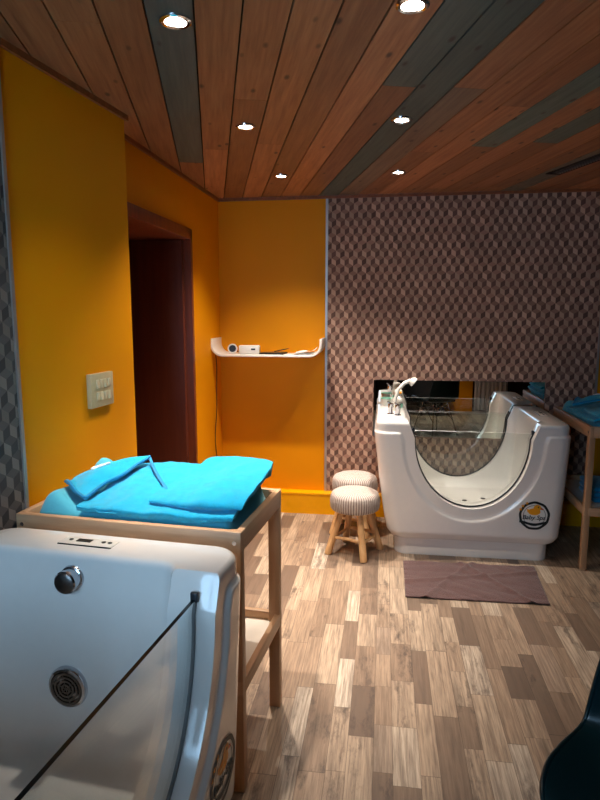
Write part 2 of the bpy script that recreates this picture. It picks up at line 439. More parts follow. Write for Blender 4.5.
# ceiling boards: real boards with dark gaps between
def build_ceiling():
    ca, sa = math.cos(PL_A), math.sin(PL_A)
    def w(q, p): return (q*ca-p*sa, q*sa+p*ca)
    mb = MB(); cols = []
    pitchw = .1345; gap = .006
    rng = random.Random(11)
    special = {0: [(-9, 3.57, 1), (3.57, 9, 0)], 6: [(-9, 2.30, 1), (2.30, 9, 0)], 7: [(-9, 9, 1)],
               8: [(-9, 2.28, 0), (2.28, 9, .75)], 11: [(-9, 1.0, 0), (1.0, 3.03, 1), (3.03, 9, 0)],
               13: [(-9, 2.92, 1), (2.92, 9, 0)], 16: [(-9, 2.6, 0), (2.6, 9, .9)],
               -2: [(-9, 1.95, 0), (1.95, 9, 0)], 2: [(-9, 2.52, 0), (2.52, 9, 0)]}
    bm = bmesh.new(); lay = bm.loops.layers.color.new('board')
    def clip_poly(poly):
        # clip against the room rectangle
        def clip(ps, f):
            out = []
            for i in range(len(ps)):
                a, b = ps[i], ps[(i+1) % len(ps)]; fa, fb = f(a), f(b)
                if fa >= 0: out.append(a)
                if (fa >= 0) != (fb >= 0):
                    t = fa/(fa-fb); out.append((a[0]+(b[0]-a[0])*t, a[1]+(b[1]-a[1])*t))
            return out
        for f in (lambda p: p[0]+1.95, lambda p: XR-p[0], lambda p: p[1]-YB, lambda p: D-p[1]):
            poly = clip(poly, f)
            if len(poly) < 3: return None
        return poly
    for k in range(-20, 45):
        q0 = -.17+pitchw*k+gap/2; q1 = -.17+pitchw*(k+1)-gap/2
        if k in special: segs = special[k]
        else:
            segs = []; p = -5.-rng.random()*2
            while p < 8:
                L = rng.uniform(1.5, 3.2); segs.append((p, p+L, .9 if rng.random() < (.12 if k > 16 or k < -3 else 0) else 0)); p += L
        for (p0, p1, gr) in segs:
            c = (rng.random(), gr, rng.random(), 1)
            poly = clip_poly([w(q0, p0+.001), w(q1, p0+.001), w(q1, p1-.001), w(q0, p1-.001)])
            if not poly: continue
            lo = [bm.verts.new((x, y, H)) for x, y in poly]; hi = [bm.verts.new((x, y, H+.012)) for x, y in poly]
            fs = [bm.faces.new(lo)]
            n = len(lo)
            for i in range(n): fs.append(bm.faces.new((lo[i], lo[(i+1) % n], hi[(i+1) % n], hi[i])))
            for f in fs:
                for l in f.loops: l[lay] = c
    nb = len(bm.faces)
    bv = [bm.verts.new(p) for p in ((-1.95, YB-.1, H+.012), (XR+.1, YB-.1, H+.012), (XR+.1, D+.1, H+.012), (-1.95, D+.1, H+.012))]
    bv2 = [bm.verts.new((v.co.x, v.co.y, H+.1)) for v in bv]
    fb = [bm.faces.new(bv), bm.faces.new(bv2)]+[bm.faces.new((bv[i], bv[(i+1) % 4], bv2[(i+1) % 4], bv2[i])) for i in range(4)]
    for f in fb: f.material_index = 1
    bmesh.ops.recalc_face_normals(bm, faces=bm.faces)
    me = bpy.data.meshes.new('ceiling'); bm.to_mesh(me); bm.free()
    me.materials.append(M['ceil']); me.materials.append(M['dark_gap'])
    return struct(link('ceiling', me))
build_ceiling()

# back wall (yellow) with the wallpaper field on it
struct(MB().box((-1.95, D, 0), (XR+.1, D+.1, H)).build('wall_back', M['yellow']))
o = MB().box((0, -.004, 0), (1.905, 0, H-.15)).build('wall_back_paper', M['paper'], loc=(-.425, D, .15)); struct(o)
struct(MB().box((-.437, D-.012, .15), (-.420, D, H)).build('trim_1', M['strip']))
struct(MB().box((1.480, D-.012, .15), (1.495, D, H)).build('trim_2', M['strip']))
b = MB().box((-1.24, D-.085, 0), (XR, D, .150)); b.box((-1.24, D-.088, .150), (XR, D, .163))
struct(b.build('baseboard_back', M['yellow_gloss']))

# left wall, recessed part with the door opening (Y 2.84 .. 3.78)
DY0, DY1, DZ = 2.72, 3.79, 2.045
b = MB()
b.box((XL-.42, 2.57, 0), (XL, DY0, H)); b.box((XL-.42, DY1, 0), (XL, D, H)); b.box((XL-.42, DY0, DZ), (XL, DY1, H))
struct(b.build('wall_left', M['yellow']))
# protruding front part of the left wall: local x runs along the wall, local -y into the room
Lw0 = -2.9; Lw1 = (WB-WA).length
FW = Matrix.Rotation(wang, 4, 'Z'); 
o = MB().box((Lw0, 0, 0), (Lw1, .35, H)).build('wall_left_front', M['yellow'], loc=(WA.x, WA.y, 0), rot=(0, 0, wang)); struct(o)
SX = .108     # where the wallpaper stops
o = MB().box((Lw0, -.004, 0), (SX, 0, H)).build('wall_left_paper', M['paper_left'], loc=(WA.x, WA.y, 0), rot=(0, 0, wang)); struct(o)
o = MB().box((SX, -.01, 0), (SX+.014, 0, H)).build('trim_3', M['strip'], loc=(WA.x, WA.y, 0), rot=(0, 0, wang)); struct(o)
b = MB().box((XL, DY1+.09, 0), (XL+.02, D-.09, .16)).build('baseboard_left', M['yellow_gloss']); struct(b)
# crown strips
struct(MB().box((XL, 2.6, H-.022), (XL+.014, D, H)).build('trim_4', M['crown']))
struct(MB().box((Lw0, -.014, H-.022), (Lw1+.014, 0, H)).build('trim_5', M['crown'], loc=(WA.x, WA.y, 0), rot=(0, 0, wang)))
struct(MB().box((XL, D-.014, H-.020), (XR, D, H)).build('trim_6', M['crown']))

# door: frame, lining and leaf set deep in the opening
dr = bpy.data.objects.new('door_1', None); COL.objects.link(dr); dr['kind'] = 'structure'
dr.location = (XL, DY0, 0)
w_ = DY1-DY0
f = MB(); t_ = .065
f.box((-.44, 0, 0), (.018, t_, DZ)); f.box((-.44, w_-.035, 0), (.018, w_, DZ)); f.box((-.44, 0, DZ-t_), (.018, w_, DZ))
f.build('door_frame', M['door_frame'], dr, bevel=.003)
pn = MB(); pn.box((-.86, w_-.080, .005), (-.03, w_-.040, DZ-t_-.006)); pn.build('door_panel', M['door_panel'], dr, bevel=.003)
hd = MB().tube([(-.79, w_-.080, 1.0), (-.79, w_-.13, 1.0), (-.68, w_-.13, 1.0)], .009, 10)
hd.build('door_handle', M['steel'], dr, 40)
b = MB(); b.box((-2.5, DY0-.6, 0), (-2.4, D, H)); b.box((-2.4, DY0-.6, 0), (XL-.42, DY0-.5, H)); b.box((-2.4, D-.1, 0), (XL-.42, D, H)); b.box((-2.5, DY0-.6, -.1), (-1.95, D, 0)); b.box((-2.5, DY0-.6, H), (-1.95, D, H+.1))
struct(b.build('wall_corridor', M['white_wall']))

# other walls (behind and beside the camera)
struct(MB().box((XR, YB, 0), (XR+.1, D, H)).build('wall_right', M['white_wall']))
WX0, WX1, WZ0, WZ1 = -1.25, -.25, .95, 2.1
YW = -.5      # the window wall stands nearer the room on the left side
b = MB(); b.box((-1.95, YW-.12, 0), (WX0, YW, H)); b.box((WX1, YW-.12, 0), (-.13, YW, H)); b.box((WX0, YW-.12, 0), (WX1, YW, WZ0)); b.box((WX0, YW-.12, WZ1), (WX1, YW, H))
b.box((-.25, YB-.12, 0), (-.13, YW-.12, H)); b.box((-.13, YB-.12, 0), (XR+.1, YB, H))
struct(b.build('wall_front', M['white_wall']))
win = bpy.data.objects.new('window_1', None); COL.objects.link(win); win['kind'] = 'structure'; win.location = (0, YW-.06, 0)
f = MB()
for x in (WX0, (WX0+WX1)/2-.025, WX1-.05): f.box((x, -.03, WZ0), (x+.05, .03, WZ1))
f.box((WX0, -.03, WZ0), (WX1, .03, WZ0+.05)); f.box((WX0, -.03, WZ1-.05), (WX1, .03, WZ1))
f.build('window_frame', M['frame_white'], win)
MB().box((WX0+.04, -.004, WZ0+.04), (WX1-.04, .004, WZ1-.04)).build('window_glass', M['glass'], win)
# yellow partition behind the camera, seen in the mirror
b = MB().box((.95, -.75, 0), (1.37, -.6, H)).box((.95, -.612, 0), (1.37, -.588, .12)); struct(b.build('wall_partition', M['yellow']))
def curtain():
    rows = []
    for i in range(24):
        z = .02+2.26*i/23
        rows.append([(1.40+.50*j/80, -.62+.03*math.sin(j*.62)+.008*math.sin(j*1.7+i*.3), z) for j in range(81)])
    o = MB().grid(rows).build('curtain', M['curtain'], smooth=60, fix=False)
    s = o.modifiers.new('s', 'SOLIDIFY'); s.thickness = .003
    tag(o, 'white floor length curtain beside the yellow partition, seen in the mirror', 'curtain')
curtain()

# ------------------------------------------------------------------ downlights
SP = [(-.615, 1.80, 'upper left ceiling spotlight set in the grey green board above the light switch'),
      (.058, 1.80, 'ceiling spotlight cut by the top edge of the photo'),
      (-.640, 2.795, 'middle one of the left row of ceiling spotlights, in a brown board'),
      (.055, 2.795, 'ceiling spotlight set in the long grey green board'),
      (-.648, 3.79, 'small far ceiling spotlight above the wall shelf'),
      (.062, 3.79, 'far ceiling spotlight nearest the wallpaper, in a brown board'),
      (.76, .30, 'ceiling spotlight above the dark teal chair, out of the frame')]  # added lamp outside the view, brightens the floor reflected in the mirror
def make_spot():
    root = thing('ceiling_spotlight', '', 'spotlight')
    b = MB()
    n = 40
    prof = [(.030, .002), (.032, -.006), (.040, -.008), (.046, -.005), (.047, .0), (.040, .004)]
    vs = []; fs = []
    for r, z in prof:
        for k in range(n): a = 2*PI*k/n; vs.append((r*math.cos(a), r*math.sin(a), z))
    for i in range(len(prof)):
        j = (i+1) % len(prof)
        for k in range(n): fs.append((i*n+k, i*n+(k+1) % n, j*n+(k+1) % n, j*n+k))
    b.add(vs, fs).build('trim_ring', M['chrome'], root, 40)
    MB().lathe([(.031, .0025), (.031, -.001), (.024, -.004), (.0005, -.0045)], 32).build('lamp_lens', M['lamp'], root, 40)
    return root
proto = make_spot()
for i, (x, y, lab) in enumerate(SP):
    s = proto if i == 0 else copy_tree(proto)
    s.location = (x, y, H); s['label'] = lab; s['group'] = 'recessed ceiling spotlights'
    core = [180, 26, 190, 84, 165, 66, 130][i]; spill = [24, 4, 82, 28, 105, 110, 10][i]
    tilt = [R(11), R(11), 0, 0, 0, 0, -R(6)][i]
    for nm, en, sz, bl in (('spot_core', core, 54, 1.), ('spot_spill', spill, (100, 88, 100, 86, 100, 78, 70)[i], .9)):
        ld = bpy.data.lights.new(nm, 'SPOT'); ld.energy = en; ld.color = (1, .89, .78)
        ld.spot_size = R(sz); ld.spot_blend = bl; ld.shadow_soft_size = .024
        lo = bpy.data.objects.new(nm, ld); COL.objects.link(lo); lo.location = (x, y, H-.012); lo.rotation_euler = (tilt, 0, 0)

# ceiling vent (linear diffuser)
def vent():
    root = thing('ceiling_vent', 'long narrow dark slatted air vent in the ceiling at the right', 'vent', (.945, 3.955, H), -R(70))
    # local x along the slot
    f = MB(); L, Wd = 1.1, .095
    f.box((0, 0, -.004), (L, .018, .002)); f.box((0, Wd-.018, -.004), (L, Wd, .002)); f.box((0, 0, -.004), (.018, Wd, .002)); f.box((L-.018, 0, -.004), (L, Wd, .002))
    f.build('vent_frame', M['dark_gap'], root)
    MB().box((.018, .018, -.001), (L-.018, Wd-.018, .001)).build('vent_backing', M['black'], root)
    s = MB()
    for k in range(46):
        x = .03+k*.0228; s.box((x, .05, -.004), (x+.012, Wd-.02, -.0015), rot=Matrix.Rotation(.5, 3, 'Y'))
    s.build('vent_slats', M['strip'], root)
vent()

# ------------------------------------------------------------------ light switch plate
def switch():
    root = thing('light_switch', 'square beige wall plate with two rows of rocker switches', 'light switch')
    P = WA+wdir*.585
    root.location = (P.x, P.y, 1.213); root.rotation_euler = (0, 0, wang)
    MB().box((-.082, -.020, -.068), (.082, 0, .068)).build('switch_plate', M['plate'], root, bevel=.003)
    for r in range(2):
        for c in range(4):
            x = -.036+c*.027; z = .026-.050*r
            MB().box((x-.0095, -.025, z-.017), (x+.0095, -.018, z+.017), rot=Matrix.Rotation(.12 if (r+c) % 2 else -.12, 3, 'X')).build('rocker', M['rocker'], root, bevel=.002)
switch()

# ------------------------------------------------------------------ wall shelf and what lies on it
def shelf():
    root = thing('wall_shelf', 'white moulded wall shelf with upturned rounded ends', 'shelf', (-.842, D, 1.208))
    hw = .405; t = .016; r = .09; up = .13
    pts = [(-hw, up)]
    for k in range(9): a = PI+PI/2*k/8; pts.append((-hw+r+r*math.cos(a), r+r*math.sin(a)))
    for k in range(9): a = 1.5*PI+PI/2*k/8; pts.append((hw-r+r*math.cos(a), r+r*math.sin(a)))
    pts.append((hw, up))
    inn = [(hw-t, up)]
    ri = r-t
    for k in range(9): a = 2*PI-PI/2*k/8; inn.append((hw-r+ri*math.cos(a), r+ri*math.sin(a)))
    for k in range(9): a = 1.5*PI-PI/2*k/8; inn.append((-hw+r+ri*math.cos(a), r+ri*math.sin(a)))
    inn.append((-hw+t, up))
    n = len(pts); inn = inn[::-1]
    vs = []
    for y in (-.26, -.001):
        for p in pts: vs.append((p[0], y, p[1]))
        for p in inn: vs.append((p[0], y, p[1]))
    fs = []
    for i in range(n-1):
        fs.append((i, i+1, n+i+1, n+i)); fs.append((2*n+i, 3*n+i, 3*n+i+1, 2*n+i+1))
        fs.append((i, 2*n+i, 2*n+i+1, i+1)); fs.append((n+i, n+i+1, 3*n+i+1, 3*n+i))
    fs.append((0, n, 3*n, 2*n)); fs.append((n-1, 3*n-1, 4*n-1, 2*n-1))
    MB().add(vs, fs).build('shelf_board', M['shelf'], root, bevel=.003)
shelf()
SZ = 1.208+.0165
# white box with slot
root = thing('router_box', 'small white box with a dark slot standing on the wall shelf', 'box', (-.975, D-.17, SZ), R(8))
MB().box((-.075, -.05, 0), (.075, .05, .062)).build('casing', M['white_pl'], root, bevel=.006)
MB().box((.015, -.0515, .030), (.045, -.049, .042)).build('slot', M['black'], root)
MB().box((.076, -.03, .012), (.0765, .03, .05)).build('side_panel', M['plate'], root)
# round device
root = thing('desk_clock', 'small round white ring with a dark face at the left end of the wall shelf', 'clock', (-1.105, D-.16, SZ), R(10))
RX = Matrix.Translation((0, 0, .036)) @ Matrix.Rotation(PI/2-.15, 4, 'X')
vs = []; fs = []
prof = [(.026, .012), (.036, .012), (.036, -.012), (.026, -.012)]
for r, z in prof:
    for k in range(32): a = 2*PI*k/32; vs.append(RX @ Vector((r*math.cos(a), r*math.sin(a), z)))
for i in range(4):
    for k in range(32): fs.append((i*32+k, i*32+(k+1) % 32, ((i+1) % 4)*32+(k+1) % 32, ((i+1) % 4)*32+k))
MB().add(vs, fs).build('rim', M['white_pl'], root, bevel=.002)
MB().lathe([(.027, -.006), (.027, .004), (.001, .005)], 28, RX).build('face', M['black'], root, 40)
# plug lead between ring and box
o = MB().tube([(-1.10, D-.135, SZ+.03), (-1.085, D-.12, SZ+.02), (-1.07, D-.13, SZ+.012), (-1.055, D-.16, SZ+.014)], .004, 8).build('power_lead', M['black'], smooth=40)
tag(o, 'short dark lead between the round ring and the white box on the shelf', 'cable')
# tablet
root = thing('tablet', 'flat dark tablet lying on the wall shelf beside the white box', 'tablet', (-.80, D-.16, SZ), R(-4))
MB().box((-.09, -.07, 0), (.09, .07, .012)).build('tablet_case', M['black'], root, bevel=.004)
MB().box((-.08, -.06, .012), (.08, .06, .0135)).build('tablet_screen', M['steel'], root)
root = thing('stylus', 'thin dark pen resting on the tablet and sticking up to the right', 'pen', (-.745, D-.15, SZ+.018), 0)
MB().tube([(-.05, 0, 0), (.03, 0, .016), (.055, 0, .022)], [.004, .004, .002], 8).build('pen_barrel', M['black'], root, 40)
MB().tube([(.055, 0, .022), (.062, 0, .0235)], .005, 8).build('pen_end', M['beak'], root, 40)
# papers: a loose pile at the right end
for i, (dx, rz, lift, lab) in enumerate([(-.02, .1, 0, 'lowest white sheet of the paper pile at the right end of the wall shelf'), (-.015, .10, .006, 'middle white sheet of the paper pile at the right end of the wall shelf'), (-.01, .10, .012, 'topmost curled white sheet of the paper pile on the wall shelf')]):
    rows = []
    for a in range(9):
        rr = []
        for c in range(15):
            x = -.09+.18*c/14; y = -.06+.12*a/8
            rr.append((x*.85, y, .003+lift+((.035*max(0, (x-.015)/.075)**2+.010*max(0, math.sin(x*30+1.2+a*.15))) if i == 2 else .010*max(0, (x-.03)/.06)**2)))
        rows.append(rr)
    o = MB().grid(rows).build('paper_sheet', M['paperw'], smooth=60, fix=False, loc=(-.545+dx, D-.165, SZ+.002), rot=(0, 0, rz))
    s = o.modifiers.new('s', 'SOLIDIFY'); s.thickness = .0015
    tag(o, lab, 'paper', 'papers on the wall shelf')
# hanging cable
pts = []
for i in range(41):
    t = i/40
    pts.append((-1.226+.004*math.sin(t*7), D-.20+.018*math.sin(t*7)+.010*math.sin(t*17), 1.25-1.0*t))
o = MB().tube(pts, .0035, 8).build('hanging_cable', M['black'], smooth=40)
tag(o, 'thin dark cable hanging down the wall from the left end of the shelf', 'cable')

# ------------------------------------------------------------------ baby spa bath
UW0, UZC, UH = .347, .76, .436
def u_half(z):
    if z >= UZC: return UW0+(z-UZC)*.40
    return UW0*math.sqrt(max(0, 1-((UZC-z)/UH)**2))
def u_poly(ztop, off=0., n=60):
    """U outline in (x,z), left top -> bottom -> right top, offset inward by off."""
    out = []
    k = 6
    for i in range(k): z = ztop+(UZC-ztop)*i/k; out.append((-u_half(z)+off, z))
    for i in range(n+1):
        a = PI+PI*i/n; out.append(((UW0-off)*math.cos(a), UZC+(UH-off)*math.sin(a)))
    for i in range(1, k+1): z = UZC+(ztop-UZC)*i/k; out.append((u_half(z)-off, z))
    return out
UC = .018     # the cut-out sits a touch right of the middle

def rrect(xl, xr, y0, y1, r, nf=100, ns=26, nb=40, nc=8):
    """rounded rectangle, counter-clockwise from front-left; returns points and outward normals"""
    P = []; Nn = []
    def line(a, b, n, nn):
        for i in range(n): t = (i+.0)/n; P.append((a[0]+(b[0]-a[0])*t, a[1]+(b[1]-a[1])*t)); Nn.append(nn)
    def arc(cx, cy, a0, n):
        for i in range(n):
            a = a0+PI/2*i/n; P.append((cx+r*math.cos(a), cy+r*math.sin(a))); Nn.append((math.cos(a), math.sin(a)))
    line((xl+r, y0), (xr-r, y0), nf, (0, -1)); arc(xr-r, y0+r, -PI/2, nc)
    line((xr, y0+r), (xr, y1-r), ns, (1, 0)); arc(xr-r, y1-r, 0, nc)
    line((xr-r, y1), (xl+r, y1), nb, (0, 1)); arc(xl+r, y1-r, PI/2, nc)
    line((xl, y1-r), (xl, y0+r), ns, (-1, 0)); arc(xl+r, y0+r, PI, nc)
    return P, Nn
def body_at(z):
    if z < .11: return (-.437, .508, .048, .75, .08)
    t = min(1, max(0, (z-.14)/.66)); t = t**.8
    L = lambda a, b: a+(b-a)*t
    ins = 0
    if z < .15: u = (z-.11)/.04; ins = .026*(1-math.sqrt(max(0, 1-(1-u)**2)))
    if z > .838: u = (z-.838)/.022; ins = .014*(1-math.sqrt(max(0, 1-u*u)))
    return (L(-.472, -.566)+ins, L(.552, .584)-ins, L(.018, 0)+ins, L(.78, .79)-ins, L(.08, .072))
def front_y(z): return body_at(z)[2]

def make_bath_mesh():
    zs = [0, .012, .06, .1, .1099, .1101, .113, .118, .125, .135, .15]
    z = .16
    while z < .775: zs.append(z); z += .0125
    zs += [.775, .78, .785, .79, .795, .80, .805, .815, .825, .838, .845, .851, .855, .858, .8595, .86]
    up = np.array(u_poly(.87)); 
    seg = np.concatenate([up[:-1], ], 0)
    loops = []
    for z in zs:
        P, Nn = rrect(*body_at(z))
        P = np.array(P); Nn = np.array(Nn)
        if .13 < z < .81:
            ra = float(sstep(.803, .785, z)) if z > .78 else 1.
            ra *= float(sstep(.13, .16, z))
            # distance to the U outline, applied where the surface faces front or back
            d = np.min(np.hypot(up[None, :, 0]+UC-P[:, None, 0], up[None, :, 1]-z), axis=1)
            inside = np.array([abs(p-UC) < (u_half(z) if z > UZC-UH else -1) for p in P[:, 0]])
            d[inside] = 0
            facing = np.abs(Nn[:, 1])
            k = np.where(facing > .5, sstep(.060, .080, d), 1.)
            P = P+Nn*(ra*k*.012)[:, None]
        loops.append([(p[0], p[1], z) for p in P])
    outer = MB().loops(loops)
    bo = outer.build('tmp_outer', M['acrylic'])
    # cavity
    cl = []
    def cav(z, g=0):
        t = min(1, max(0, (z-.27)/.57))
        L = lambda a, b: a+(b-a)*t
        return (L(-.33, -.372)-g, L(.385, .432)+g, L(.15, .13)-g, L(.735, .762)+g, .05+g)
    for i in range(7):
        a = PI/2*i/6; cl.append((.27+.07*(1-math.cos(a)), -.07*(1-math.sin(a))))
    for z in (.45, .6, .7, .8, .835): cl.append((z, 0))
    for i in range(1, 6): u = i/5; cl.append((.835+.026*u, .018*(1-math.sqrt(1-u*u))))
    cl.append((.95, .018))
    LL = []
    for z, g in cl:
        c_ = cav(z, g); P, _ = rrect(*c_[:4], max(.02, c_[4]), nf=10, ns=8, nb=10, nc=10)
        LL.append([(p[0], p[1], z) for p in P])
    bc = MB().loops(LL).build('tmp_cavity', M['acrylic'])
    pr = MB(); poly = [(x+UC, z) for x, z in u_poly(.95, 0, 72)]
    n = len(poly)
    ys = [-.1, .9]
    pr.add([(x, -.1, z) for x, z in poly]+[(x, .9, z) for x, z in poly], [tuple(range(n)), tuple(range(2*n-1, n-1, -1))]+[(i, (i+1) % n, n+(i+1) % n, n+i) for i in range(n)])
    bu = pr.build('tmp_prism', M['acrylic'])
    def setup(o):
        for c in (bc, bu):
            m = o.modifiers.new('b', 'BOOLEAN'); m.operation = 'DIFFERENCE'; m.solver = 'EXACT'; m.object = c
        w = o.modifiers.new('bev', 'BEVEL'); w.width = .004; w.segments = 2; w.limit_method = 'ANGLE'; w.angle_limit = R(55)
    add_mod_apply(bo, setup)
    me = bo.data; me.name = 'tub_shell'
    smooth_me(me, 38)
    for o in (bo, bc, bu): bpy.data.objects.remove(o)
    return me

def text_mesh(s, size, shear=.2, ext=.0006):
    cu = bpy.data.curves.new('t', 'FONT'); cu.body = s; cu.size = size; cu.align_x = 'CENTER'; cu.align_y = 'CENTER'; cu.extrude = ext; cu.shear = shear; cu.offset = size*.012
    o = bpy.data.objects.new('t', cu); COL.objects.link(o)
    dg = bpy.context.evaluated_depsgraph_get(); dg.update()
    me = bpy.data.meshes.new_from_object(o.evaluated_get(dg)); bpy.data.objects.remove(o)
    return me

def on_front(x, z, lift):   # logo plane -> bath front
    return (x, front_y(z)-.012-lift, z)
def logo(parent):
    cx, cz, rr = .395, .305, .090
    lg = MB()
    def disc(mb, r0, r1, lift, n=56, mi=0, wob=0):
        vs = []
        for r in (r0, r1):
            for k in range(n):
                a = 2*PI*k/n; q = r*(1+wob*math.sin(9*a)); vs.append(on_front(cx+q*math.cos(a), cz+q*math.sin(a), lift))
        mb.add(vs, [(k, (k+1) % n, n+(k+1) % n, n+k) for k in range(n)], mi)
    def blob(mb, pts, lift, mi=0):
        vs = [on_front(cx+x*rr, cz+z*rr, lift) for x, z in pts]; mb.add(vs, [tuple(range(len(vs)))], mi)
    disc(lg, .0005, rr*.9, .0012)
    root = lg.build('logo_badge', M['acrylic'], parent, fix=False); root['label'] = 'round baby spa emblem with a yellow duck in a dark ring'
    a = MB(); disc(a, rr*.84, rr, .0022, wob=.012); disc(a, rr*.70, rr*.73, .0020)
    a.build('logo_ring', M['ink'], root, fix=False)
    ell = lambda x, z, a, b, n=28, rot=0: [(x+a*math.cos(2*PI*k/n)*math.cos(rot)-b*math.sin(2*PI*k/n)*math.sin(rot), z+a*math.cos(2*PI*k/n)*math.sin(rot)+b*math.sin(2*PI*k/n)*math.cos(rot)) for k in range(n)]
    d = MB()
    blob(d, ell(-.02, .28, .40, .24), .0026); blob(d, ell(.16, .56, .24, .22), .0028); blob(d, [(-.52, .46), (-.28, .40), (-.30, .16), (-.46, .24)], .0027)
    d.build('logo_duck', M['orange'], root, fix=False)
    k = MB(); blob(k, [(.38, .56), (.58, .50), (.50, .42), (.36, .46)], .0030); k.build('duck_beak', M['beak'], root, fix=False)
    st = MB()
    for (x, z, s) in ((-.92, .42, .13), (-.78, .66, .14), (-.52, .86, .13)):
        blob(st, [(x+(s if i % 2 == 0 else s*.45)*math.cos(PI/2+i*PI/5), z+(s if i % 2 == 0 else s*.45)*math.sin(PI/2+i*PI/5)) for i in range(10)], .0032)
    st.build('logo_stars', M['orange'], root, fix=False)
    e = MB(); blob(e, ell(.22, .60, .035, .05), .0034)
    # waving ribbon below the words
    e.build('duck_eye', M['ink'], root, fix=False)
    e = MB(); f_ = lambda x: -.52-.10*math.cos(x*3.0)
    xs = [-.95+1.8*i/24 for i in range(25)]
    e.grid([[on_front(cx+x*rr, cz+(f_(x)+dz)*rr, .0030) for x in xs] for dz in (-.085, .085)])
    e.build('logo_ribbon', M['ink'], root, fix=False)
    sl = MB()
    for i in range(16):
        x0 = -.62+1.2*i/16; x1 = x0+1.2/16; blob(sl, [(x0, -.265), (x1, -.265), (x1, -.235), (x0, -.235)], .0026)
    sl.build('logo_rule', M['sand_ink'], root, fix=False)
    me = text_mesh('Baby Spa', .0375, .22)
    for v in me.vertices:
        x, y = v.co.x, v.co.y; p = on_front(cx+x-.003, cz-.012+y+.0*x, .0034+v.co.z); v.co = p
    me.materials.append(M['ink']); link('logo_lettering', me, root)

def ring_disc(mb, c, axis_rot, r0, r1, z0, z1, n=36, mi=0):
    Mx = Matrix.Translation(c) @ axis_rot
    vs = []
    for r, z in ((r0, z0), (r1, z0), (r1, z1), (r0, z1)):
        for k in range(n): a = 2*PI*k/n; vs.append(Mx @ Vector((r*math.cos(a), r*math.sin(a), z)))
    fs = []
    for i in range(4):
        j = (i+1) % 4
        for k in range(n): fs.append((i*n+k, i*n+(k+1) % n, j*n+(k+1) % n, j*n+k))
    mb.add(vs, fs, mi)

def make_bath(label):
    root = thing('baby_bath', label, 'bath')
    me = make_bath_mesh(); link('tub_shell', me, root)
    ZG = .80
    for yc, nm in ((.058, 'front'), (.774, 'back')):
        poly = [(x+UC, z) for x, z in u_poly(ZG, .003)]
        n = len(poly); y0, y1 = yc-.005, yc+.005
        g = MB()
        vs = [(x, y0, z) for x, z in poly]+[(x, y1, z) for x, z in poly]
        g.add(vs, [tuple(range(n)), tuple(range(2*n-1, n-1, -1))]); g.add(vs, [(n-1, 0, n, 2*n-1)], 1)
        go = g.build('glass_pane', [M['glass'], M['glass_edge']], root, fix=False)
        pts = [(x+UC, yc, z) for x, z in u_poly(ZG+.012, .003)]
        MB().tube(pts, .0052, 8).build('rubber_seal', M['rubber'], root, 60)
    for sx in (-1, 1):
        cxx = UC+sx*(u_half(.805)-.012)
        b = MB().box((cxx-.006, .048, .792), (cxx+.006, .068, .818)); b.build('glass_clip', M['rubber'], root, bevel=.003)
    # tiny jets in the tub floor
    for (x, y) in ((.03, .36), (.16, .42), (-.02, .30), (.04, .24), (.20, .28)):
        MB().lathe([(.016, 0), (.016, .003), (.011, .005), (.001, .0052)], 20, Matrix.Translation((x, y, .2695))).build('floor_jet', M['steel'], root, 35)
    # control panel on the right rim
    p = MB().box((.482, .36, .859), (.532, .53, .863)); po = p.build('control_panel', M['white_pl'], root, bevel=.0015)
    MB().box((.505, .44, .863), (.524, .485, .8645)).build('display', M['black'], po)
    for yy in (.38, .40, .505): MB().lathe([(.006, 0), (.006, .002), (.0005, .0025)], 14, Matrix.Translation((.514, yy, .863))).build('button', M['steel'], po, 40)
    b = MB().tube([(.484, .36, .8605), (.484, .53, .8605)], .0028, 8); b.build('panel_edge', M['black'], po, 40)
    logo(root)
    # mixer tap on the wide left deck
    tp = MB().lathe([(.024, .858), (.024, .864), (.015, .868), (.015, .90), (.018, .904), (.018, .93), (.004, .934)], 24, Matrix.Translation((-.475, .30, 0)))
    tp.lathe([(.024, .858), (.024, .864), (.015, .868), (.015, .90), (.018, .904), (.018, .93), (.004, .934)], 24, Matrix.Translation((-.430, .25, 0)))
    to = tp.build('mixer_tap', M['chrome'], root, 40)
    for (x, y) in ((-.475, .30), (-.430, .25)):
        MB().tube([(x, y, .928), (x-.02, y-.03, .945)], [.007, .005], 10).build('tap_lever', M['chrome'], to, 40)
    hs = MB().tube([(-.445, .44, .858), (-.445, .44, .90), (-.44, .44, .955), (-.42, .44, 1.01), (-.385, .44, 1.05), (-.345, .44, 1.068)], [.014, .012, .011, .012, .014, .014], 14)
    ho = hs.build('hand_shower', M['white_pl'], root, 40)
    MB().lathe([(.016, 0), (.028, .012), (.034, .03), (.032, .034), (.001, .035)], 24, Matrix.Translation((-.345, .44, 1.075)) @ Matrix.Rotation(R(128), 4, 'Y')).build('shower_head', M['white_pl'], ho, 40)
    return root

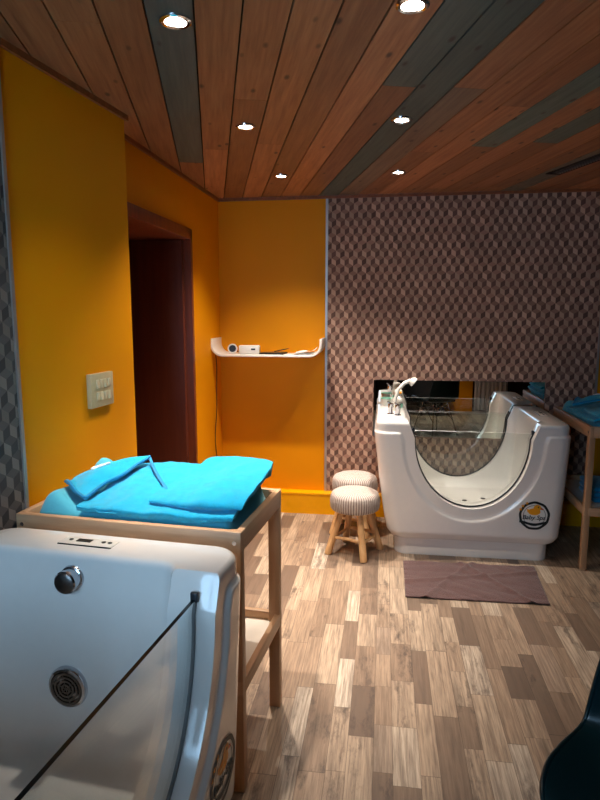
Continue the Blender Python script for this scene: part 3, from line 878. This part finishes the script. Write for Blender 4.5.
def wall_fixtures(root):
    # right end wall: air knob above, suction grille below (local x axis points into the wall)
    RY = Matrix.Rotation(-PI/2, 4, 'Y')
    def wallx(z): return .385+(.432-.385)*min(1, (z-.27)/.57)
    j = MB(); Mx = Matrix.Translation((wallx(.79)+.004, .448, .79)) @ RY
    j.lathe([(.034, -.002), (.036, .004), (.034, .010), (.030, .012), (.030, .030), (.033, .032), (.033, .040), (.030, .043)], 36, Mx)
    jo = j.build('jet_knob', M['chrome'], root, 35)
    MB().lathe([(.029, .042), (.029, .046), (.024, .049), (.0005, .050)], 32, Mx).build('knob_face', M['steel'], jo, 35)
    c = Vector((wallx(.475)+.004, .462, .475)); g = MB()
    Mg = Matrix.Translation(c) @ RY
    g.lathe([(.060, -.004), (.061, .006), (.057, .014), (.050, .017), (.048, .010)], 40, Mg)
    go = g.build('suction_grille', M['chrome'], root, 35)
    k = MB()
    for r in (.009, .020, .031, .042): ring_disc(k, c, RY, r, r+.006, .010, .018, 32)
    for i in range(3):
        a = PI/3*i+.3; d = Vector((0, math.cos(a), math.sin(a))); e = Vector((0, -d.z, d.y))*.002
        p = c+Vector((-.0165, 0, 0)); vs = [p+d*.043+e, p+d*.043-e, p-d*.043-e, p-d*.043+e]; vs += [v+Vector((.006, 0, 0)) for v in vs]
        k.add(vs, [(0, 1, 2, 3), (7, 6, 5, 4), (0, 4, 5, 1), (1, 5, 6, 2), (2, 6, 7, 3), (3, 7, 4, 0)])
    k.build('grille_rings', M['steel'], go, 35)

BATH_B = (.525, 3.66, 0)
NEAR_YAW = R(84.4)
bath = make_bath('white baby spa bath against the wallpaper wall with curved glass front'); bath.location = BATH_B
bath['group'] = 'baby spa baths'
bath2 = copy_tree(bath); bath2.rotation_euler = (0, 0, NEAR_YAW); bath2.location = (-.444, 1.012, 0); wall_fixtures(bath2)
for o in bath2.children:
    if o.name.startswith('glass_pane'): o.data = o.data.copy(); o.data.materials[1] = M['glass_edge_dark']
#
bath2['label'] = 'large white bath in the near left corner, seen from above with its glass edge'

# things on the far bath deck
def duck(loc):
    root = thing('bath_duck', 'white duck bath toy with mint base on the left deck of the far bath', 'bath toy', loc, R(-60))
    MB().lathe([(.03, 0), (.036, .006), (.036, .022), (.03, .028)], 24).build('duck_base', M['mint'], root, 40)
    b = MB().lathe([(.002, .026), (.028, .03), (.038, .048), (.034, .066), (.022, .078), (.018, .084), (.026, .094), (.029, .108), (.024, .122), (.010, .131), (.001, .133)], 24)
    bo = b.build('duck_body', M['white_pl'], root, 50)
    MB().lathe([(.010, 0), (.008, .008), (.002, .016)], 14, Matrix.Translation((.026, 0, .105)) @ Matrix.Rotation(PI/2, 4, 'Y')).build('duck_beak', M['orange'], root, 40)
    for s in (-1, 1): MB().lathe([(.003, -.002), (.003, .001), (.0005, .002)], 10, Matrix.Translation((.022, s*.013, .115)) @ Matrix.Rotation(PI/2, 4, 'Y')).build('duck_eye', M['black'], root, 40)
duck((.105, 4.25, .8612))
root = thing('soap_dish', 'white cup with mint green rim at the back left of the far bath', 'cup', (.02, 4.32, .8612))
MB().lathe([(.026, 0), (.030, .004), (.034, .04), (.036, .05), (.033, .05), (.030, .012), (.001, .010)], 28).build('cup_body', M['white_pl'], root, 40)
b = MB(); ring_disc(b, Vector((0, 0, .050)), Matrix.Identity(4), .032, .040, 0, .006); b.build('cup_rim', M['mint'], root, 40)

# mirror on the wall behind the far bath
root = thing('wall_mirror', 'low wide frameless mirror on the wallpaper behind the far bath', 'mirror', (.535, D-.006, .82))
MB().box((-.607, -.005, -.21), (.607, 0, .21)).build('mirror_glass', M['mirror'], root)
for sx in (-.4, .4): MB().box((sx-.012, -.0075, -.216), (sx+.012, 0, -.204)).build('mirror_clip', M['chrome'], root)

# ------------------------------------------------------------------ changing tables
TW, TD, TH = .775, .467, .87
def make_table(label):
    root = thing('changing_table', label, 'changing table')
    lw, ld = .042, .034
    for x in (0, TW-lw):
        for y in (0, TD-ld):
            lg = MB().box((x, y, 0), (x+lw, y+ld, TH-.002)).build('leg', M['beech_z'], root, bevel=.003)
            xx = x+lw/2; s = -1 if y == 0 else 1; yy = y if y == 0 else y+ld
            RXm = Matrix.Translation((xx, yy, TH-.035)) @ Matrix.Rotation(s*-PI/2, 4, 'X')
            MB().lathe([(.007, -.001), (.007, .0015), (.004, .002), (.0005, .0012)], 16, RXm).build('bolt', M['chrome'], lg, 40)
    def rails(z0, z1, nm, t=.018, over=0):
        MB().box((.0-over, -over-.001, z0), (TW+over, t, z1)).build(nm, M['beech'], root, bevel=.003)
        MB().box((.0-over, TD-t, z0), (TW+over, TD+over+.001, z1)).build(nm, M['beech'], root, bevel=.003)
        MB().box((-.001, t, z0), (t, TD-t, z1)).build(nm, M['beech_y'], root, bevel=.003)
        MB().box((TW-t, t, z0), (TW+.001, TD-t, z1)).build(nm, M['beech_y'], root, bevel=.003)
    rails(TH-.065, TH, 'top_rail', .022)
    rails(.335, .385, 'shelf_rail', .020)
    MB().box((.02, .02, TH-.055), (TW-.02, TD-.02, TH-.043)).build('top_board', M['white_board'], root)
    MB().box((.018, .018, .343), (TW-.018, TD-.018, .353)).build('shelf_board', M['white_board'], root)
    return root

def bez_sheet(ctrl, nu, nv):
    """smooth surface through a grid of control points (Catmull-Rom both ways)"""
    def cr(P, t):
        n = len(P)-1; f = min(t*n, n-1e-6); i = int(f); u = f-i
        p1, p2 = P[i], P[i+1]; p0 = P[i-1] if i > 0 else p1*2-p2; p3 = P[i+2] if i+2 <= n else p2*2-p1
        return .5*((2*p1)+(p2-p0)*u+(2*p0-5*p1+4*p2-p3)*u*u+(3*p1-p0-3*p2+p3)*u**3)
    rows = [[Vector(p) for p in r] for r in ctrl]
    cols = [[cr(r, j/nu) for j in range(nu+1)] for r in rows]
    return [[cr([c[j] for c in cols], i/nv) for j in range(nu+1)] for i in range(nv+1)]
def wrinkle(rows, amp, sc, seed, edge=0.):
    nr, nc = len(rows), len(rows[0])
    for i in range(nr):
        for j in range(nc):
            p = rows[i][j]
            p.z += amp*(noise.noise(Vector((p.x*sc+seed, p.y*sc*1.3, seed)))+.5*noise.noise(Vector((p.x*sc*2.3, p.y*sc*2.6+seed, 3.1))))
    return rows
def sheet_obj(name, ctrl, mat, parent, nu, nv, thick, amp, sc, seed):
    rows = wrinkle(bez_sheet(ctrl, nu, nv), amp, sc, seed)
    clear_pad(rows, thick+(0 if name == 'towel_body' else .010))
    mb = MB().grid(rows)
    o = mb.build(name, mat, parent, smooth=80, fix=False)
    def setup(ob):
        s = ob.modifiers.new('s', 'SOLIDIFY'); s.thickness = thick; s.offset = -1
        b = ob.modifiers.new('b', 'BEVEL'); b.width = thick*.42; b.segments = 3; b.limit_method = 'ANGLE'; b.angle_limit = R(50)
    # keep faces pointing up
    if rows and o.data.polygons[len(o.data.polygons)//2].normal.z < 0: o.data.flip_normals()
    add_mod_apply(o, setup); smooth_me(o.data, 80)
    return o, rows

def pad_height(x, y):
    s = min(1, max(0, (x-.045)/(TW-.090))); t = min(1, max(0, (y-.037)/(TD-.074)))
    side = math.exp(-((t-.12)/.12)**2)*.012+math.exp(-((t-.88)/.12)**2)*.045+math.exp(-((s-.07)/.09)**2)*.050
    return TH-.042+.036+side+.012*t+.006
def clear_pad(rows, thick):
    for r in rows:
        for p in r:
            if .0 < p.x < TW and .0 < p.y < TD: p.z = max(p.z, pad_height(p.x, p.y)+thick+.002 if .04 < p.x < TW-.04 and .03 < p.y < TD-.03 else TH+.006)
    return rows
def make_pad(label):
    """padded changing mat with raised sides, under the towel"""
    root = thing('changing_mat', label, 'changing mat')
    z0 = TH-.042
    nu, nv = 50, 32; rows = []
    for i in range(nv+1):
        r = []
        for j in range(nu+1):
            s = j/nu; t = i/nv
            x = .045+(TW-.090)*s; y = .037+(TD-.074)*t
            e = min(s, 1-s)/.06; e2 = min(t, 1-t)/.09
            k = math.sqrt(max(0, 1-(1-min(1, e))**2))*math.sqrt(max(0, 1-(1-min(1, e2))**2))
            side = math.exp(-((t-.12)/.12)**2)*.012+math.exp(-((t-.88)/.12)**2)*.045+math.exp(-((s-.07)/.09)**2)*.050
            z = z0+.002+(.036+side+.012*t)*k+.004*noise.noise(Vector((x*9, y*9, 1)))*k
            r.append(Vector((x, y, z)))
        rows.append(r)
    mb = MB().grid(rows)
    n = nu+1
    # underside
    mb.grid([[Vector((p.x, p.y, z0+.0005)) for p in r] for r in rows])
    o = len(rows)*n; bord = [j for j in range(n)]+[i*n+nu for i in range(1, nv+1)]+[nv*n+j for j in range(nu-1, -1, -1)]+[i*n for i in range(nv-1, 0, -1)]
    mb.f += [(bord[(k+1) % len(bord)], bord[k], bord[k]+o, bord[(k+1) % len(bord)]+o) for k in range(len(bord))]; mb.m += [0]*len(bord)
    mb.build('mat_cover', M['pad'], root, smooth=70)
    return root

def make_towel(label):
    root = thing('hooded_towel', label, 'towel')
    body = [[(.185, .032, .876), (.34, .030, .876), (.50, .030, .876), (.62, .030, .876), (.715, .036, .880)],
            [(.190, .030, .900), (.34, .026, .904), (.50, .026, .904), (.62, .026, .904), (.722, .033, .906)],
            [(.195, .10, .905), (.34, .10, .925), (.50, .10, .918), (.62, .10, .922), (.725, .10, .925)],
            [(.20, .20, .925), (.33, .20, .945), (.50, .20, .935), (.62, .20, .94), (.728, .20, .945)],
            [(.19, .31, .945), (.30, .32, .962), (.50, .31, .962), (.62, .32, .965), (.728, .31, .97)],
            [(.18, .38, .945), (.30, .39, .965), (.50, .39, .968), (.62, .40, .972), (.725, .37, .97)],
            [(.18, .435, .915), (.30, .437, .92), (.50, .437, .925), (.62, .437, .925), (.715, .435, .93)]]
    bo, _ = sheet_obj('towel_body', body, M['towel'], root, 70, 50, .012, .006, 13, 2.)
    hood = [[(.072, .142, .932), (.13, .098, .928), (.198, .062, .918)],
            [(.080, .195, .950), (.155, .160, .965), (.216, .155, .944)],
            [(.120, .262, .968), (.190, .240, .988), (.250, .205, .958)],
            [(.190, .320, .982), (.235, .310, .998), (.262, .275, .975)],
            [(.272, .362, .994), (.278, .358, .996), (.284, .352, .992)]]
    ho, rows = sheet_obj('hood', hood, M['towel'], root, 34, 40, .010, .003, 14, 5.)
    edge = [r[-1] for r in rows]; low = [p for p in rows[0]]
    path = [p+Vector((0, 0, .002)) for p in (low+edge[1:])]
    MB().tube(path[::2]+[path[-1]], .0055, 8).build('binding', M['towel_trim'], ho, 60)
    # white embroidered motif on the hood
    em = MB()
    for (a, b) in (((.125, .215), (.150, .245)), ((.140, .205), (.160, .232)), ((.158, .215), (.172, .232)), ((.120, .235), (.138, .25)), ((.17, .238), (.183, .246))):
        def zz(x, y):
            best = min((p for r in rows for p in r), key=lambda p: (p.x-x)**2+(p.y-y)**2); return best.z+.0035
        em.tube([(a[0], a[1], zz(*a)), ((a[0]+b[0])/2+.004, (a[1]+b[1])/2, zz((a[0]+b[0])/2, (a[1]+b[1])/2)+.001), (b[0], b[1], zz(*b))], .0042, 8)
    em.build('embroidery', M['embroid'], ho, 60)
    # bound edge running from the peak to the rolled end
    line = [(.284, .352, .990), (.33, .29, .972), (.385, .22, .957), (.44, .155, .944), (.475, .11, .932)]
    MB().tube([r for r in bez_sheet([line, line], 24, 1)[0]], .0055, 8).build('binding', M['towel_trim'], bo, 60)
    fold = [[(.505, .420, .930), (.58, .425, .930), (.66, .425, .93), (.735, .40, .93)],
            [(.505, .408, .992), (.58, .408, .995), (.66, .402, 1.000), (.752, .372, .996)],
            [(.470, .280, .965), (.57, .280, .975), (.66, .275, .996), (.772, .265, 1.000)],
            [(.430, .150, .944), (.55, .145, .958), (.65, .150, .980), (.764, .150, .976)],
            [(.425, .085, .938), (.54, .070, .942), (.64, .062, .955), (.752, .070, .950)],
            [(.425, .062, .925), (.54, .046, .922), (.64, .036, .930), (.742, .045, .925)],
            [(.430, .075, .912), (.54, .062, .906), (.64, .058, .908), (.722, .072, .912)]]
    sheet_obj('folded_end', fold, M['towel'], root, 48, 60, .014, .006, 12, 9.)
    return root

rz1 = R(-5.2)
tab = make_table('beech changing table directly behind the near bath'); tab['group'] = 'beech changing tables'
e1 = Vector((math.cos(rz1), math.sin(rz1), 0))
T0 = Vector((-.414, 1.676, 0))-e1*TW
tab.location = T0; tab.rotation_euler = (0, 0, rz1)
pad = make_pad('pale turquoise padded mat under the towel on the near changing table'); pad.location = T0; pad.rotation_euler = (0, 0, rz1)
tw = make_towel('bright turquoise hooded towel with white embroidery on the near changing table'); tw.location = T0+e1*.020; tw.rotation_euler = (0, 0, rz1)
tab2 = copy_tree(tab); tab2['label'] = 'beech changing table in the dark corner right of the far bath'
pad2 = copy_tree(pad); pad2['label'] = 'changing mat under the dark blue towel at the right edge of the photo'
tw2 = copy_tree(tw); tw2['label'] = 'blue towel on the dark changing table at the right edge'
for o in (tab2, pad2, tw2):
    o.location = (1.185, 4.375-(.020 if o is tw2 else 0), 0); o.rotation_euler = (0, 0, R(-90))
for a, b, g in ((pad, pad2, 'changing mats'), (tw, tw2, 'hooded towels')): a['group'] = g; b['group'] = g
# folded towel on the lower shelf of the right table
root = thing('folded_towel', 'dark blue folded towel on the lower shelf of the right changing table', 'towel', (1.42, 3.95, .354), R(90))
for k in range(3):
    MB().box((-.15, -.12, .002+k*.034), (.15, .12, .034+k*.034)).build('towel_layer', M['towel_trim'], root, bevel=.014)

# ------------------------------------------------------------------ stools
def make_stool(label):
    root = thing('knitted_stool', label, 'stool')
    prof = [(.02, .285), (.135, .286), (.148, .293), (.153, .308), (.155, .345), (.153, .375), (.146, .392), (.125, .403), (.08, .409), (.02, .411), (.001, .411)]
    fn = lambda a, z, r: 1+(.030*abs(math.sin(a*30))+.006*math.sin(a*11+z*60))*(1 if z < .37 else .3)
    b = MB().lathe(prof, 272, None, 0, fn)
    co = b.build('cushion', M['knit'], root, 75)
    for k in range(4):
        a = R(58+90*k); c, s = math.cos(a), math.sin(a)
        top = Vector((.085*c, .085*s, .292)); bot = Vector((.178*c, .178*s, 0.0))
        pts = [bot, bot+(top-bot)*.03, bot+(top-bot)*.3, bot+(top-bot)*.6, top]
        MB().tube(pts, [.021, .023, .0225, .022, .020], 14).build('leg', M['log'], root, 50)
    for k in range(4):
        a, b_ = R(58+90*k), R(148+90*k); rr = .145
        z = .10+.012*(k % 2)
        MB().tube([(rr*math.cos(a), rr*math.sin(a), z), ((rr*math.cos(a)+rr*math.cos(b_))/2, (rr*math.sin(a)+rr*math.sin(b_))/2, z+.004), (rr*math.cos(b_), rr*math.sin(b_), z)], .010, 10).build('stretcher', M['log'], root, 50)
    return root
st = make_stool('front grey knitted stool with log legs left of the far bath'); st.location = (-.166, 3.70, 0); st.rotation_euler = (0, 0, R(-126))
st2 = copy_tree(st); st2.location = (-.185, 4.08, 0); st2.rotation_euler = (0, 0, R(-115)); st2['label'] = 'rear pale knitted stool against the yellow baseboard, half hidden by the front stool'
st['group'] = st2['group'] = 'knitted stools'

# ------------------------------------------------------------------ floor towel
def floor_mat_obj():
    rows = []
    for i in range(61):
        t = i/60; r = []
        for j in range(101):
            s = j/100
            x = .139+(.748+.03*t)*s+.002*t; y = 3.10+.48*t+.012*s
            p = Vector((x*5, y*5, 0))
            z = .006+.012*abs(noise.noise(Vector((x*3, y*9, 2))))+.008*abs(noise.noise(Vector((x*7+y*9, y*5, 7))))
            for (a, b, c, wd) in ((.28, 2.6, .35, .018), (.55, -1.3, .62, .02), (.75, .6, .3, .014)):
                d = abs((s-a)*math.cos(b)*.75+(t-c)*math.sin(b)*.48); z += .011*math.exp(-(d/wd)**2)
            r.append(Vector((x, y, z)))
        rows.append(r)
    o = MB().grid(rows).build('bath_mat', M['mat_cloth'], smooth=80, fix=False)
    s = o.modifiers.new('s', 'SOLIDIFY'); s.thickness = .005; s.offset = -1
    tag(o, 'brown wrinkled towel spread on the floor in front of the far bath', 'mat')
floor_mat_obj()

# ------------------------------------------------------------------ chair at the lower right
def make_chair(label):
    root = thing('shell_chair', label, 'chair')
    prof = [(.225, .405, .165), (.222, .428, .19), (.19, .440, .215), (.12, .437, .232), (.03, .425, .238), (-.06, .418, .240), (-.14, .428, .240), (-.185, .465, .238), (-.212, .525, .232), (-.232, .60, .222), (-.250, .68, .208), (-.265, .74, .190), (-.275, .785, .160), (-.281, .812, .118), (-.284, .822, .07)]
    ctrl = []
    for i, (y, z, w) in enumerate(prof):
        row = []
        for k in range(9):
            u = -1+2*k/8; e = abs(u)**2.2
            f = i/(len(prof)-1); seat = max(0, 1-f/.5); back = max(0, (f-.35)/.65)
            row.append((w*u, y+.075*e*math.sin(min(1, back*1.6)*PI/2)*(1-.3*back), z+.055*e*math.sin(min(1, f/.5)*PI)*(1 if f < .55 else max(0, 1-(f-.55)/.3))))
        ctrl.append(row)
    rows = bez_sheet(ctrl, 48, 70)
    o = MB().grid(rows).build('seat_shell', M['teal'], root, smooth=80, fix=False)
    def setup(ob):
        s = ob.modifiers.new('s', 'SOLIDIFY'); s.thickness = .007; s.offset = 0
        b = ob.modifiers.new('b', 'BEVEL'); b.width = .003; b.segments = 3; b.limit_method = 'ANGLE'; b.angle_limit = R(50)
    add_mod_apply(o, setup); smooth_me(o.data, 80)
    rim = [r[0] for r in rows]+[p for p in rows[-1][1:]]+[r[-1] for r in rows[::-1]][1:]
    MB().tube(rim, .006, 8).build('shell_rim', M['teal'], root, 80)
    for sx in (-1, 1):
        for sy in (-1, 1):
            l = MB().tube([(sx*.11, sy*.10, .41), (sx*.20, sy*.19, .012)], .006, 10)
            l.tube([(sx*.11, -sy*.10, .405), (sx*.165, sy*.155, .18)], .0045, 8)
            l.tube([(-sx*.02, sy*.10, .405), (sx*.13, sy*.12, .33)], .0045, 8)
            lo = l.build('leg', M['wire'], root, 50)
            MB().lathe([(.011, 0), (.011, .014), (.007, .018)], 14, Matrix.Translation((sx*.2, sy*.19, 0))).build('foot_glide', M['black'], lo, 40)
    return root
ch = make_chair('dark teal plastic shell chair cut off by the lower right corner'); ch.location = (.65, 1.277, 0); ch.rotation_euler = (0, 0, R(143.7))

# ------------------------------------------------------------------ person behind the camera, seen in the mirror only
def skin_obj(name, verts, edges, radii, mat, parent, root=0, lev=2):
    me = bpy.data.meshes.new(name); me.from_pydata([Vector(v) for v in verts], edges, []); me.update()
    o = link(name, me, parent)
    def setup(ob):
        ob.modifiers.new('sk', 'SKIN')
        lay = ob.data.skin_vertices[0].data
        for i, r in enumerate(radii): lay[i].radius = (r, r) if not isinstance(r, tuple) else r; lay[i].use_root = (i == root)
        s = ob.modifiers.new('ss', 'SUBSURF'); s.levels = lev; s.render_levels = lev
    add_mod_apply(o, setup); o.data.materials.clear(); o.data.materials.append(mat); smooth_me(o.data, 80)
    return o
def person(loc, rz):
    root = thing('person', 'person in black clothes standing behind the chair, seen only in the mirror', 'person', loc, rz)
    # facing +y; one continuous body of skin, clothed by the children
    V = [(0, 0, .95), (0, 0, 1.10), (0, 0, 1.26), (0, -.01, 1.40), (0, 0, 1.47), (0, .012, 1.53), (0, .02, 1.60), (0, .015, 1.68)]
    Rr = [(.15, .11), (.13, .10), (.15, .11), (.13, .09), (.055, .055), (.07, .08), (.078, .092), (.06, .075)]
    E = [(i, i+1) for i in range(7)]
    def add(pts, rs, start):
        k = start
        for p, r in zip(pts, rs): V.append(p); Rr.append(r); E.append((k, len(V)-1)); k = len(V)-1
        return k
    for s in (-1, 1):
        add([(s*.10, 0, .88), (s*.11, .01, .50), (s*.115, -.01, .12), (s*.115, .0, .05), (s*.12, .13, .03)], [.085, .06, .04, .042, .03], 0)
        h = add([(s*.19, -.01, 1.40), (s*.235, -.04, 1.13), (s*.17, .17, 1.02), (s*.13, .23, 1.03)], [.055, .042, .032, .026], 3)
        for i, dx in enumerate((-.024, -.008, .008, .024)):
            L = (.050, .062, .066, .056)[i]
            add([(s*.115+dx, .265, 1.035), (s*.10+dx, .265+L*.5, 1.03), (s*.09+dx, .265+L*.75, 1.005)], [.010, .009, .0075], h)
        add([(s*.10, .24, 1.055), (s*.075, .265, 1.06)], [.011, .009], h)
    skin_obj('body', V, E, Rr, M['skin'], root)
    # face
    hd = MB()
    hd.tube([(0, .105, 1.63), (0, .122, 1.60), (0, .108, 1.588)], [.008, .013, .009], 10)
    fo = hd.build('nose', M['skin'], root, 60)
    for s in (-1, 1):
        MB().lathe([(.001, -.006), (.009, -.003), (.010, .002), (.001, .006)], 14, Matrix.Translation((s*.032, .098, 1.628)) @ Matrix.Rotation(-PI/2, 4, 'X')).build('eye', M['black'], root, 50)
        MB().lathe([(.001, -.006), (.018, -.004), (.022, .004), (.001, .008)], 14, Matrix.Translation((s*.079, .012, 1.615)) @ Matrix.Rotation(PI/2, 4, 'Y')).build('ear', M['skin'], root, 50)
    MB().tube([(-.024, .102, 1.562), (0, .112, 1.560), (.024, .102, 1.562)], .005, 8).build('mouth', M['beak'], root, 50)
    hr = MB(); rows = []
    for i in range(14):
        ph = PI*.62*i/13; r = []
        for k in range(33):
            a = 2*PI*k/32; cut = .55 if math.sin(a) > .45 else 1.
            p2 = ph*cut
            r.append(Vector((.098*math.sin(p2)*math.cos(a), .005+.112*math.sin(p2)*math.sin(a), 1.645+.108*math.cos(p2))))
        rows.append(r)
    hr.grid(rows).build('hair', M['hair'], root, smooth=80, fix=False)
    # trousers: one continuous pair of legs
    V2 = [(0, 0, .97)]; R2 = [(.165, .125)]; E2 = []
    for s in (-1, 1):
        k = 0
        for p, r in (((s*.10, 0, .84), .115), ((s*.11, .01, .50), .092), ((s*.115, 0, .30), .085), ((s*.115, -.005, .07), .085)):
            V2.append(p); R2.append(r); E2.append((k, len(V2)-1)); k = len(V2)-1
    skin_obj('trousers', V2, E2, R2, M['fabric_dark'], root)
    # coat: flared body with sleeves
    prof = [(.36, .20), (.355, .22), (.33, .50), (.26, .85), (.195, 1.02), (.205, 1.25), (.20, 1.36), (.13, 1.43), (.075, 1.47)]
    c = MB().lathe([(r, z) for r, z in prof], 48, Matrix.Diagonal((1.05, .78, 1, 1)), 0, lambda a, z, r: 1+.04*math.sin(7*a)*max(0, (1.0-z)))
    co = c.build('coat', M['fabric_dark'], root, 60)
    for s in (-1, 1):
        MB().tube([(s*.17, 0, 1.40), (s*.21, -.02, 1.34), (s*.24, -.04, 1.13), (s*.205, .06, 1.07), (s*.165, .185, 1.02)], [.075, .075, .062, .055, .045], 16).build('sleeve', M['fabric_dark'], co, 60)
    for s in (-1, 1):
        sh = MB(); pr = []
        rowsS = []
        for i in range(9):
            t = i/8; y = -.07+.25*t; wd = .045+.012*math.sin(t*PI); hh = .085 if t < .3 else .085-.05*(t-.3)/.7
            if t > .9: wd *= .75; hh *= .8
            rowsS.append([Vector((s*.118+wd*math.cos(a)*1., y, max(0.002, hh*.5+hh*.5*math.sin(a)))) for a in [2*PI*k/16 for k in range(16)]])
        sh.loops(rowsS).build('shoe', M['black'], root, 60)
person((.70, -.36, 0), R(4))

# ------------------------------------------------------------------ daylight
wd = bpy.data.worlds.new('World'); SC.world = wd; wd.use_nodes = True
bg = wd.node_tree.nodes.get('Background') or wd.node_tree.nodes.new('ShaderNodeBackground')
bg.inputs[0].default_value = (.42, .68, 1, 1); bg.inputs[1].default_value = 15
pd = bpy.data.lights.new('window_portal', 'AREA'); pd.shape = 'RECTANGLE'; pd.size = WX1-WX0; pd.size_y = WZ1-WZ0
pd.cycles.is_portal = True
po = bpy.data.objects.new('window_portal', pd); COL.objects.link(po); po.location = ((WX0+WX1)/2, YW-.13, (WZ0+WZ1)/2); po.rotation_euler = (PI/2, 0, 0)

# ------------------------------------------------------------------ view
vs_ = SC.view_settings; vs_.view_transform = 'Standard'; vs_.look = 'None'; vs_.gamma = 1; vs_.use_curve_mapping = False
vs_.exposure = 0.0
SC.cycles.max_bounces = 10; SC.cycles.transparent_max_bounces = 12; SC.cycles.caustics_reflective = False; SC.cycles.caustics_refractive = False
SC.cycles.use_denoising = True; SC.cycles.sample_clamp_indirect = 6
